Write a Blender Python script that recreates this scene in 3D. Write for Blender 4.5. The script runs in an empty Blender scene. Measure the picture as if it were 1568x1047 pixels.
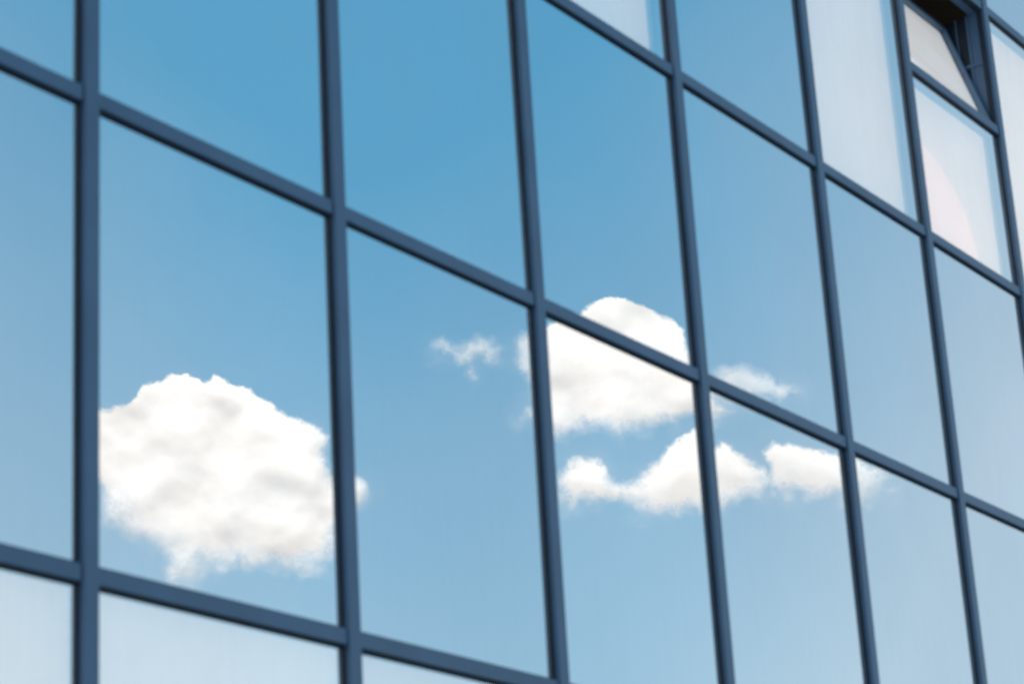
import bpy, bmesh, math, random
import numpy as np
from mathutils import Matrix, Vector
random.seed(4)
S=bpy.context.scene
# ------------------------------------------------------------ camera solve
f=3738.0; CX,CY=784.0,523.5
up=np.array([-624.0,10423.0,-f]); up/=np.linalg.norm(up)
d1=np.array([2747.0,-1176.0,-f]); d1-=up*d1.dot(up); d1/=np.linalg.norm(d1)
nx=np.cross(d1,up)
R=np.array([nx,d1,up])            # world <- camera
D=5.0; EYE=1.6
cam=bpy.data.cameras.new("camera"); co=bpy.data.objects.new("camera",cam); S.collection.objects.link(co)
M=Matrix([list(R[0])+[D],list(R[1])+[0.0],list(R[2])+[EYE],[0,0,0,1]])
co.matrix_world=M
cam.sensor_width=36; cam.lens=36*f/1568; cam.clip_end=20000; cam.clip_start=0.1
cam.dof.use_dof=True; cam.dof.focus_distance=3000; cam.dof.aperture_fstop=4.5
S.camera=co
# ------------------------------------------------------------ helpers
def nodes(name):
    m=bpy.data.materials.new(name); m.use_nodes=True
    nt=m.node_tree; nt.nodes.clear(); return m,nt,nt.nodes,nt.links
def principled(name,col,rough=.5,var=.0,scale=5,bump=0,metal=0,spec=.5):
    m,nt,N,L=nodes(name)
    o=N.new("ShaderNodeOutputMaterial"); p=N.new("ShaderNodeBsdfPrincipled")
    p.inputs["Roughness"].default_value=rough; p.inputs["Metallic"].default_value=metal
    p.inputs["Specular IOR Level"].default_value=spec
    tc=N.new("ShaderNodeTexCoord"); n=N.new("ShaderNodeTexNoise"); n.inputs["Scale"].default_value=scale; n.inputs["Detail"].default_value=6
    L.new(tc.outputs["Object"],n.inputs["Vector"])
    r=N.new("ShaderNodeValToRGB")
    r.color_ramp.elements[0].position=.3; r.color_ramp.elements[1].position=.7
    r.color_ramp.elements[0].color=[c*(1-var) for c in col]+[1]; r.color_ramp.elements[1].color=[c*(1+var) for c in col]+[1]
    L.new(n.outputs["Fac"],r.inputs[0]); L.new(r.outputs[0],p.inputs["Base Color"])
    if bump:
        b=N.new("ShaderNodeBump"); b.inputs["Strength"].default_value=bump; b.inputs["Distance"].default_value=.01
        L.new(n.outputs["Fac"],b.inputs["Height"]); L.new(b.outputs[0],p.inputs["Normal"])
    L.new(p.outputs[0],o.inputs[0]); return m
frame_mat=principled("anodised_frame",(.080,.155,.26),.40,.12,3)
gasket_mat=principled("rubber_gasket",(.010,.018,.032),.6,.1,20)
rail_mat=principled("blind_guide_rail",(.45,.5,.55),.5,.1,20)
stone=principled("stone_cladding",(.3,.3,.29),.8,.15,2,.3)
dark_int=principled("dark_interior",(.03,.035,.04),.9,.2,1)
asphalt=principled("asphalt",(.05,.05,.05),.9,.25,8,.4)
paving_m=principled("concrete_paving",(.28,.27,.25),.85,.15,3,.3)
# glass
def glass(name,refl,tint):
    m,nt,N,L=nodes(name)
    o=N.new("ShaderNodeOutputMaterial"); mix=N.new("ShaderNodeMixShader"); mix.inputs[0].default_value=refl
    t=N.new("ShaderNodeBsdfTransparent"); t.inputs[0].default_value=(1,.95,.87,1)
    g=N.new("ShaderNodeBsdfGlossy"); g.inputs["Roughness"].default_value=0.0
    pa=N.new("ShaderNodeAttribute"); pa.attribute_name="pane_tone"
    vm=N.new("ShaderNodeVectorMath"); vm.operation='MULTIPLY_ADD'; L.new(pa.outputs["Fac"],vm.inputs[0]); vm.inputs[1].default_value=(1.5,1,.7); vm.inputs[2].default_value=tint
    L.new(vm.outputs[0],g.inputs["Color"])
    tc=N.new("ShaderNodeTexCoord"); n=N.new("ShaderNodeTexNoise"); n.inputs["Scale"].default_value=1.6; n.inputs["Detail"].default_value=1
    b=N.new("ShaderNodeBump"); b.inputs["Strength"].default_value=1; b.inputs["Distance"].default_value=.0007
    L.new(tc.outputs["Object"],n.inputs["Vector"]); L.new(n.outputs["Fac"],b.inputs["Height"]); L.new(b.outputs[0],g.inputs["Normal"])
    # faint dust film
    mp=N.new("ShaderNodeMapping"); mp.inputs["Scale"].default_value=(1,20,1.2); n2=N.new("ShaderNodeTexNoise"); n2.inputs["Scale"].default_value=1.5; n2.inputs["Detail"].default_value=3
    n3=N.new("ShaderNodeTexNoise"); n3.inputs["Scale"].default_value=.9; n3.inputs["Detail"].default_value=4
    L.new(tc.outputs["Object"],mp.inputs[0]); L.new(mp.outputs[0],n2.inputs["Vector"]); L.new(tc.outputs["Object"],n3.inputs["Vector"])
    mu=N.new("ShaderNodeMath"); mu.operation='MULTIPLY_ADD'; L.new(n2.outputs["Fac"],mu.inputs[0]); mu.inputs[1].default_value=.22; L.new(n3.outputs["Fac"],mu.inputs[2])
    mr=N.new("ShaderNodeMapRange"); mr.inputs[1].default_value=.35; mr.inputs[2].default_value=.85; mr.inputs[3].default_value=0; mr.inputs[4].default_value=.13; L.new(mu.outputs[0],mr.inputs[0])
    df=N.new("ShaderNodeBsdfDiffuse"); df.inputs[0].default_value=(.75,.73,.7,1)
    L.new(t.outputs[0],mix.inputs[1]); L.new(g.outputs[0],mix.inputs[2])
    m2=N.new("ShaderNodeMixShader"); L.new(mr.outputs[0],m2.inputs[0]); L.new(mix.outputs[0],m2.inputs[1]); L.new(df.outputs[0],m2.inputs[2])
    L.new(m2.outputs[0],o.inputs[0]); return m
glass_mat=glass("reflective_glass",.80,(.98,1,1))
clear_mat=glass("clear_glass",.38,(1,1,1))
def glow_sheet(name,strength,c1=(1.0,.70,.46,1),c2=(1.0,.80,.58,1)):  # self-lit sheet, emission is not a lamp
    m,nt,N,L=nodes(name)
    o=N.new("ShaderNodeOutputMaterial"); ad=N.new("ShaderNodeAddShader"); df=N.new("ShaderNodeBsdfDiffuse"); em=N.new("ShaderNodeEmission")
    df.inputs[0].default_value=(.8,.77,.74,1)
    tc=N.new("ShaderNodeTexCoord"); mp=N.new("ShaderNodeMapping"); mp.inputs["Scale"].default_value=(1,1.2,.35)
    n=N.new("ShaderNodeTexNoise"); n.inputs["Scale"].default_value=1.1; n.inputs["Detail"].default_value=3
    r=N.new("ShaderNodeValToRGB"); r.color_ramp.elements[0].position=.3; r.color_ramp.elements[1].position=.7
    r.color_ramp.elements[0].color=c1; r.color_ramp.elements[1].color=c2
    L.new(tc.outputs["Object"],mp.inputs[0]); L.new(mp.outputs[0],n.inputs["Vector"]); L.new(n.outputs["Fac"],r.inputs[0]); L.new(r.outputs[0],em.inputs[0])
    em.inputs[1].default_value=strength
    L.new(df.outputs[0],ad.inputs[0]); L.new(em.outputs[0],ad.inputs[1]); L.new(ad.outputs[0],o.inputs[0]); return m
blind_mat=glow_sheet("roller_blind_glow",1.05); blind2=glow_sheet("spandrel_glow",.62)  # glow stands in for interior daylight and pales the panes
blind3=glow_sheet("vent_blind_glow",.78,(.72,.77,.88,1),(.78,.83,.95,1)); peach=glow_sheet("peach_reflection_glow",1.55,(1,.60,.40,1),(1,.66,.44,1))  # vent sheet glow lightens its pane; peach glow stands for a reflection

class MB:
    def __init__(s): s.v=[]; s.f=[]
    def box(s,a,b,T=None):
        i=len(s.v); x0,y0,z0=a; x1,y1,z1=b
        for p in [(x0,y0,z0),(x1,y0,z0),(x1,y1,z0),(x0,y1,z0),(x0,y0,z1),(x1,y0,z1),(x1,y1,z1),(x0,y1,z1)]:
            s.v.append(tuple(T@Vector(p)) if T else p)
        for q in [(0,3,2,1),(4,5,6,7),(0,1,5,4),(1,2,6,5),(2,3,7,6),(3,0,4,7)]: s.f.append([i+k for k in q])
    def quad(s,ps,T=None):
        i=len(s.v)
        for p in ps: s.v.append(tuple(T@Vector(p)) if T else tuple(p))
        s.f.append([i,i+1,i+2,i+3])
    def make(s,name,mat,parent=None,bevel=0):
        me=bpy.data.meshes.new(name); me.from_pydata(s.v,[],s.f); me.update(); me.materials.append(mat)
        ob=bpy.data.objects.new(name,me); S.collection.objects.link(ob)
        if parent: ob.parent=parent
        if bevel:
            b=ob.modifiers.new("bevel","BEVEL"); b.width=bevel; b.segments=2; b.limit_method='ANGLE'
        return ob
def empty(name):
    e=bpy.data.objects.new(name,None); S.collection.objects.link(e); return e
bld=empty("glass_office_building")
# ------------------------------------------------------------ facade
ycore=[1.0191,1.2691,1.5226,1.7777,2.0531,2.3019,2.552]
ys=[1.0191-.2545*k for k in range(9,0,-1)]+ycore+[2.552+.2545*k for k in range(1,9)]
ys=[D*y for y in ys]; c0=9   # index of first core mullion
zs=[EYE+D*z for z in (-.27,.06,.372,.6838,.979,1.352,1.66,1.97,2.34)]
mul=MB(); tra=MB(); gas=MB(); gl=MB(); bl=MB(); sp=MB(); ra=MB()
MW=.032; TW=.028; PX=.028; TX=.020; GW=.012
top=zs[-1]+.03; bot=zs[0]
for y in ys:
    mul.box((-.09,y-MW,bot-.03),(PX,y+MW,top))
    for s in (-1,1):
        a,b=sorted((y+s*MW,y+s*(MW+GW)))
        gas.box((-.02,a,bot),(.006,b,top))
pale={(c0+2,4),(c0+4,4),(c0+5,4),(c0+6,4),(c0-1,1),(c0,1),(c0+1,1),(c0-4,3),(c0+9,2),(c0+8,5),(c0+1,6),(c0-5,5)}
sash_cell=(c0+5,4); zt=EYE+D*1.185
tones=[]
for i in range(len(ys)-1):
    y0,y1=ys[i]+MW,ys[i+1]-MW
    for j,z in enumerate(zs):
        tra.box((-.08,y0+.004,z-TW),(TX,y1-.004,z+TW))
        gas.box((-.02,y0+GW,z-TW-GW),(.005,y1-GW,z-TW)); gas.box((-.02,y0+GW,z+TW),(.005,y1-GW,z+TW+.007))
        gas.box((-.05,y0,z-TW+.002),(.008,y0+.004,z+TW-.002)); gas.box((-.05,y1-.004,z-TW+.002),(.008,y1,z+TW-.002))
    for j in range(len(zs)-1):
        a,b=zs[j]+TW,zs[j+1]-TW
        if (i,j)==sash_cell:
            tra.box((-.08,y0+.004,zt-TW),(TX,y1-.004,zt+TW))
            gas.box((-.02,y0+GW,zt-TW-GW),(.005,y1-GW,zt-TW))
            b=zt-TW
        ta=random.gauss(0,.0009); tb=random.gauss(0,.0009)
        w=(y1-y0)/2; h=(b-a)/2
        ps=[]
        for sy,sz in ((-1,-1),(1,-1),(1,1),(-1,1)):
            ps.append((sy*w*ta+sz*h*tb,(y0+y1)/2+sy*w,(a+b)/2+sz*h))
        gl.quad(ps); tones.append(random.uniform(-.055,.035))
        if (i,j) in pale:
            if j==1: sp.box((-.03,y0,a),(-.02,y1,b))
            else:
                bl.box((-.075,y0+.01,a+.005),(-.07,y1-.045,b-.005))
                ra.box((-.085,y1-.032,a+.005),(-.06,y1-.018,b-.005))
mul.make("mullions",frame_mat,bld,.004); tra.make("transoms",frame_mat,bld,.003)
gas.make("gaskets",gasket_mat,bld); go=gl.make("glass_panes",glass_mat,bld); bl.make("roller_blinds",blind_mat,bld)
ta_=go.data.attributes.new("pane_tone",'FLOAT','FACE'); ta_.data.foreach_set("value",np.array(tones,np.float32))
sp.make("spandrel_panels",blind2,bld); ra.make("blind_guide_rails",rail_mat,bld)
# glowing peach quarter disc, stands in for a curved reflection in this pane
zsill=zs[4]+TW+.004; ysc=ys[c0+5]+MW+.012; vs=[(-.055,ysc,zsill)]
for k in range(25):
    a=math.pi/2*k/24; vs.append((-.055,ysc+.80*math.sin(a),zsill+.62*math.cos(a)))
me=bpy.data.meshes.new("peach_reflection"); me.from_pydata(vs,[],[list(range(len(vs)))]); me.materials.append(peach)
ob=bpy.data.objects.new("peach_reflection",me); S.collection.objects.link(ob); ob.parent=bld
# tilted vent sash (hinged at its foot, leaning into the room)
y0,y1=ys[c0+5]+MW+.012,ys[c0+6]-MW-.012; z0=zt+TW+.006; H=zs[5]-TW-.012-z0
T=Matrix.Translation((-.015,0,z0))@Matrix.Rotation(math.radians(-17),4,'Y')
fr=MB(); W=.026
fr.box((-.05,y0,0),(.012,y0+W,H),T); fr.box((-.05,y1-W,0),(.012,y1,H),T)
fr.box((-.05,y0+W,0),(.010,y1-W,W),T); fr.box((-.05,y0+W,H-W),(.010,y1-W,H),T)
fr.make("vent_sash_frame",frame_mat,bld,.003)
g2=MB(); g2.quad([(0,y0+W,W),(0,y1-W,W),(0,y1-W,H-W),(0,y0+W,H-W)],T); g2.make("vent_sash_glass",clear_mat,bld)
b2=MB(); b2.box((-.03,y0+W+.002,W),(-.028,y1-W-.006,H-W),T); b2.make("vent_sash_blind",blind3,bld)  # glowing sheet behind the glass gives the sash its pale tone
rv=MB(); rv.box((-.32,y1+.014,z0),(-.09,y1+.034,z0+H)); rv.box((-.32,y0-.034,z0),(-.09,y0-.014,z0+H)); rv.make("vent_reveal",gasket_mat,bld)
st=MB(); st.box((-.16,y1+.002,z0+H*.55),(-.02,y1+.01,z0+H*.55+.02)); st.box((-.10,y1+.004,z0),(-.085,y1+.012,z0+H)); st.box((-.17,y1+.004,z0),(-.16,y1+.012,z0+H)); st.make("vent_stay",frame_mat,bld)
# structure
ya,yb=ys[0]-MW-.4,ys[-1]+MW+.4
st=MB()
st.box((-14,ya,0),(.04,ys[0]-MW-.002,top+.5)); st.box((-14,ys[-1]+MW+.002,0),(.04,yb,top+.5))
st.box((-14,ys[0]-MW,top+.002),(.05,ys[-1]+MW,top+.5)); st.box((-14.3,ya,0),(-14.002,yb,top+.5))
st.box((-.3,ys[0]-MW,0),(.06,ys[-1]+MW,bot-.032))
st.make("stone_walls_and_parapet",stone,bld,.01)
it=MB(); it.box((-6,ys[0],.02),(-5.8,ys[-1],top-.05))
for z in (zs[0]-.2,zs[3]-.2,zs[6]-.2): it.box((-5.7,ys[0],z),(-.35,ys[-1],z+.25))
it.make("interior_floors_and_core",dark_int,bld)
# ground
g=MB(); g.quad([(-9000,-9000,-.13),(9000,-9000,-.13),(9000,9000,-.13),(-9000,9000,-.13)]); g.make("ground",asphalt)
p=MB(); p.box((-20,-40,-.126),(9,60,0)); p.make("pavement",paving_m,None,.02)
# ------------------------------------------------------------ world + sun
sd=np.array([-.42,-.60,.68]); sd/=np.linalg.norm(sd)
w=bpy.data.worlds.new("World"); S.world=w; w.use_nodes=True; N=w.node_tree.nodes; L=w.node_tree.links; N.clear()
sky=N.new("ShaderNodeTexSky"); sky.sky_type='NISHITA'; sky.sun_disc=False
sky.sun_elevation=math.asin(sd[2]); sky.sun_rotation=math.atan2(sd[0],sd[1])
sky.air_density=1.0; sky.dust_density=.6; sky.ozone_density=2.0
STR=.13
bg=N.new("ShaderNodeBackground"); bg.inputs[1].default_value=STR
wo=N.new("ShaderNodeOutputWorld"); L.new(bg.outputs[0],wo.inputs[0])
def vmul(a,c):
    n=N.new("ShaderNodeVectorMath"); n.operation='MULTIPLY'; L.new(a,n.inputs[0]); n.inputs[1].default_value=c; return n.outputs[0]
tinted=vmul(sky.outputs[0],(.95,1.5,1.38))
tc=N.new("ShaderNodeTexCoord")
def dot(vec):
    n=N.new("ShaderNodeVectorMath"); n.operation='DOT_PRODUCT'; L.new(tc.outputs["Generated"],n.inputs[0]); n.inputs[1].default_value=vec; return n.outputs["Value"]
def mth(op,a,b=None,c=None):
    n=N.new("ShaderNodeMath"); n.operation=op
    for k,x in enumerate((a,b,c)):
        if x is None: continue
        if isinstance(x,(int,float)): n.inputs[k].default_value=x
        else: L.new(x,n.inputs[k])
    return n.outputs[0]
# thin high haze, thicker towards the horizon and away from the clearest patch of sky
u=dot((-R[0,0],R[1,0],R[2,0])); v=dot((-R[0,1],R[1,1],R[2,1]))
no=N.new("ShaderNodeTexNoise"); no.inputs["Scale"].default_value=5; no.inputs["Detail"].default_value=4; L.new(tc.outputs["Generated"],no.inputs["Vector"])
rr=mth('MULTIPLY_ADD',u,.52,.172)
rr=mth('ADD',rr,mth('MULTIPLY',mth('MULTIPLY',u,u),4.3))
rr=mth('MULTIPLY_ADD',v,-1.0,rr)
rr=mth('MULTIPLY_ADD',mth('SUBTRACT',no.outputs["Fac"],.5),.2,rr)
t=mth('MULTIPLY',mth('SUBTRACT',rr,.08),1/.40)
ramp=N.new("ShaderNodeValToRGB"); L.new(t,ramp.inputs[0])
k=1/(.80)
ramp.color_ramp.elements[0].position=0; ramp.color_ramp.elements[0].color=(.092*k,.36*k,.605*k,1)
ramp.color_ramp.elements[1].position=1; ramp.color_ramp.elements[1].color=(.51*k,.615*k,.72*k,1)
rs=vmul(ramp.outputs[0],(1/STR,)*3)
mx=N.new("ShaderNodeMixRGB"); mx.inputs[0].default_value=.82; L.new(tinted,mx.inputs[1]); L.new(rs,mx.inputs[2]); L.new(mx.outputs[0],bg.inputs[0])
sl=bpy.data.lights.new("sun",'SUN'); sl.energy=4.5; sl.angle=math.radians(.5); sl.color=(1,.95,.88)
so=bpy.data.objects.new("sun",sl); S.collection.objects.link(so)
so.rotation_euler=Vector(sd).to_track_quat('Z','Y').to_euler(); so.location=(-20,-20,40)
# ------------------------------------------------------------ clouds
rng=np.random.RandomState(7); TAB=rng.rand(256,256)
def vn(x,y):
    xi=np.floor(x).astype(int); yi=np.floor(y).astype(int); fx=x-xi; fy=y-yi
    fx=fx**3*(fx*(fx*6-15)+10); fy=fy**3*(fy*(fy*6-15)+10)
    a=TAB[xi%256,yi%256]; b=TAB[(xi+1)%256,yi%256]; c=TAB[xi%256,(yi+1)%256]; d=TAB[(xi+1)%256,(yi+1)%256]
    return (a*(1-fx)+b*fx)*(1-fy)+(c*(1-fx)+d*fx)*fy
def fbm(x,y,sc,oc=5,off=0):
    s=0;a=.5;t=0
    x=x/sc+off*7.3+31; y=y/sc+off*3.1+57
    for k in range(oc):
        xr=x*.8-y*.6; yr=x*.6+y*.8
        s=s+a*vn(xr,yr); t+=a; a*=.55; x=xr*2.03+5.2; y=yr*2.03+1.3
    return s/t*2-1
def billow(x,y,sc,oc=4,off=0):
    s=0;a=.5;t=0
    x=x/sc+off*5.7+11; y=y/sc+off*2.9+91
    for k in range(oc):
        xr=x*.8-y*.6; yr=x*.6+y*.8
        s=s+a*(1-np.abs(vn(xr,yr)*2-1)*1.6); t+=a; a*=.5; x=xr*2.1+3.1; y=yr*2.1+8.3
    return s/t
def sdf(poly,X,Y):
    P=np.array(poly,float); n=len(P); dm=np.full(X.shape,1e9); ins=np.zeros(X.shape,bool)
    for i in range(n):
        a=P[i]; b=P[(i+1)%n]; e=b-a; wx=X-a[0]; wy=Y-a[1]
        t=np.clip((wx*e[0]+wy*e[1])/max(e.dot(e),1e-9),0,1)
        dm=np.minimum(dm,np.hypot(wx-e[0]*t,wy-e[1]*t))
        c=((a[1]>Y)!=(b[1]>Y))
        xi=(b[0]-a[0])*(Y-a[1])/(b[1]-a[1]+1e-9)+a[0]
        ins^=c&(X<xi)
    return np.where(ins,dm,-dm)
def blur(a,n):
    for _ in range(n):
        p=np.pad(a,1,mode='edge'); a=(p[:-2,1:-1]+p[2:,1:-1]+p[1:-1,:-2]+p[1:-1,2:]+4*a)/8
    return a
m,nt,N,L=nodes("cloud_vapour")
o=N.new("ShaderNodeOutputMaterial"); mix=N.new("ShaderNodeMixShader"); tr=N.new("ShaderNodeBsdfTransparent")
df=N.new("ShaderNodeBsdfDiffuse"); df.inputs[0].default_value=(.58,.54,.51,1)
em=N.new("ShaderNodeEmission"); em.inputs[0].default_value=(1,.935,.895,1); em.inputs[1].default_value=.76  # emission stands in for sunlight scattered inside the cloud
ad=N.new("ShaderNodeAddShader"); at=N.new("ShaderNodeAttribute"); at.attribute_name="vapour_alpha"
L.new(df.outputs[0],ad.inputs[0]); L.new(em.outputs[0],ad.inputs[1])
L.new(at.outputs["Fac"],mix.inputs[0]); L.new(tr.outputs[0],mix.inputs[1]); L.new(ad.outputs[0],mix.inputs[2]); L.new(mix.outputs[0],o.inputs[0])
cloud_mat=m
ORI=np.array([-D,0,EYE])
def cloud(poly,dist,edge=7,soft_top=5,soft_bot=40,opac=1.0,step=1.5,off=0,relief=1.0,name="cumulus_cloud",thin=None,haze=.38):
    P=np.array(poly,float); x0,y0=P.min(0)-50; x1,y1=P.max(0)+60
    nxn=int((x1-x0)/step)+1; nyn=int((y1-y0)/step)+1
    X,Y=np.meshgrid(np.linspace(x0,x1,nxn),np.linspace(y0,y1,nyn))
    wx=fbm(X,Y,26,5,off)*6; wy=fbm(X,Y,26,5,off+3)*6
    s=sdf(poly,X+wx,Y+wy)
    yn=np.clip((Y-P[:,1].min())/(np.ptp(P[:,1])),0,1)
    sm=soft_top+(soft_bot-soft_top)*yn**1.6
    s2=s+edge*fbm(X,Y,20,6,off+1)*(.4+1.9*yn)+ (billow(X,Y,17,4,off)-.45)*edge*.6*(1-yn)
    t=np.clip((s2+sm*.42)/(sm*1.3),0,1); a=(t*t*(3-2*t))*opac
    a=a*(1-.24*yn*np.clip(.35+fbm(X,Y,55,4,off+12),0,1))
    if thin:
        for (tx,ty,trx,tr_y,am) in thin:
            g=np.exp(-((X-tx)/trx)**2-((Y-ty)/tr_y)**2)
            a=a*(1-am*g*np.clip(.6+.9*fbm(X,Y,30,5,off+6),0,1))
    hz=np.clip((s2+46)/66,0,1)**2*haze*np.clip(fbm(X,Y,45,5,off+8)*1.2+.35,0,1)*(.1+.9*yn)
    a=1-(1-a)*(1-hz)
    bd=np.minimum(np.minimum(X-x0,x1-X),np.minimum(Y-y0,y1-Y)); a*=np.clip(bd/18,0,1)
    s_s=blur(np.clip(s+8,0,None),14)
    body=np.sqrt(s_s*14+60)
    h=relief*(body*.65+fbm(X,Y,95,2,off+2)*17+fbm(X,Y,36,2,off+5)*2.2)
    h=blur(h,26)+relief*fbm(X,Y,14,3,off+9)*.25
    cx=X-CX; cy=-(Y-CY)
    dirs=cx[...,None]*R[:,0]+cy[...,None]*R[:,1]-f*R[:,2]
    dirs/=np.linalg.norm(dirs,axis=-1,keepdims=True); dirs[...,0]*=-1
    pos=ORI+dirs*(dist-h*dist/f)[...,None]
    idx=np.arange(nxn*nyn).reshape(nyn,nxn)
    q=np.stack([idx[:-1,:-1],idx[1:,:-1],idx[1:,1:],idx[:-1,1:]],-1).reshape(-1,4)
    af=a.ravel(); q=q[(af[q].max(1)>0.002)]
    me=bpy.data.meshes.new(name); me.from_pydata(pos.reshape(-1,3).tolist(),[],q.tolist())
    att=me.attributes.new("vapour_alpha",'FLOAT','POINT'); att.data.foreach_set("value",af.astype(np.float32))
    me.polygons.foreach_set("use_smooth",[True]*len(me.polygons)); me.materials.append(cloud_mat); me.update()
    ob=bpy.data.objects.new(name,me); S.collection.objects.link(ob); return ob
A=[(122,628),(146,622),(170,622),(192,615),(207,605),(222,588),(245,585),(262,575),(290,574),(312,583),(325,578),(333,569),(352,572),(362,580),(378,586),(392,598),(408,605),(420,618),(440,630),(458,633),(470,640),(490,650),(503,668),(500,682),(495,695),(510,720),(518,735),(540,740),(555,748),(558,765),(552,780),(540,790),(522,805),(515,825),(500,850),(470,868),(440,870),(400,862),(350,860),(310,862),(285,880),(268,882),(262,850),(240,832),(205,825),(175,812),(155,795),(150,745),(130,735),(120,700)]
B=[(835,498),(870,486),(890,484),(912,468),(935,460),(965,461),(992,471),(1010,484),(1035,494),(1050,500),(1056,530),(1060,570),(1075,600),(1110,606),(1135,622),(1110,640),(1085,640),(1062,638),(1040,643),(1015,646),(980,656),(950,658),(930,651),(905,646),(880,661),(862,671),(845,668),(826,650),(822,560)]
B2=[(778,530),(795,518),(822,515),(828,640),(812,650),(800,648),(808,625),(806,600),(800,580),(790,580),(780,555)]
B3=[(1085,578),(1110,560),(1135,560),(1160,570),(1185,580),(1210,597),(1198,615),(1170,612),(1140,605),(1090,600)]
C=[(850,735),(862,715),(885,700),(905,698),(925,708),(930,722),(950,732),(975,732),(985,722),(1010,700),(1018,680),(1040,668),(1058,655),(1078,655),(1095,685),(1110,675),(1130,672),(1150,688),(1165,700),(1180,715),(1190,735),(1180,748),(1150,752),(1120,762),(1085,772),(1050,772),(1010,775),(990,778),(965,766),(930,768),(905,764),(880,760),(860,755)]
Dp=[(1182,685),(1200,672),(1225,673),(1250,680),(1275,685),(1290,690),(1310,700),(1340,715),(1362,732),(1350,752),(1330,768),(1310,765),(1290,752),(1260,750),(1235,748),(1210,747),(1195,725)]
E=[(662,535),(672,528),(690,538),(705,540),(715,525),(735,517),(755,522),(765,540),(758,555),(740,560),(725,552),(712,572),(700,574),(690,555),(675,548)]
cloud(A,3000,off=0,soft_bot=52,thin=[(175,785,45,40,.8),(235,835,50,22,.6),(500,700,22,30,.5)])
cloud(B,3400,off=11,edge=6,soft_bot=32,relief=.8)
cloud(B2,3420,off=17,edge=10,soft_top=20,soft_bot=26,opac=.6,step=1.2,relief=.4,thin=[(805,590,25,35,.7)])
cloud(B3,3440,off=23,edge=10,soft_top=20,soft_bot=28,opac=.58,step=1.2,relief=.4)
cloud(C,2700,off=31,edge=7,soft_top=7,soft_bot=32,relief=.6,thin=[(1170,735,20,18,.6),(930,745,40,14,.3)])
cloud(Dp,2650,off=37,edge=8,soft_top=9,soft_bot=34,opac=.95,relief=.5,thin=[(1335,735,32,30,.85)])
cloud(E,2600,off=43,edge=13,soft_top=24,soft_bot=26,opac=.58,step=1.2,relief=.3,thin=[(690,560,18,18,.4)])
S.view_settings.view_transform='Standard'; S.view_settings.look='None'; S.view_settings.exposure=0
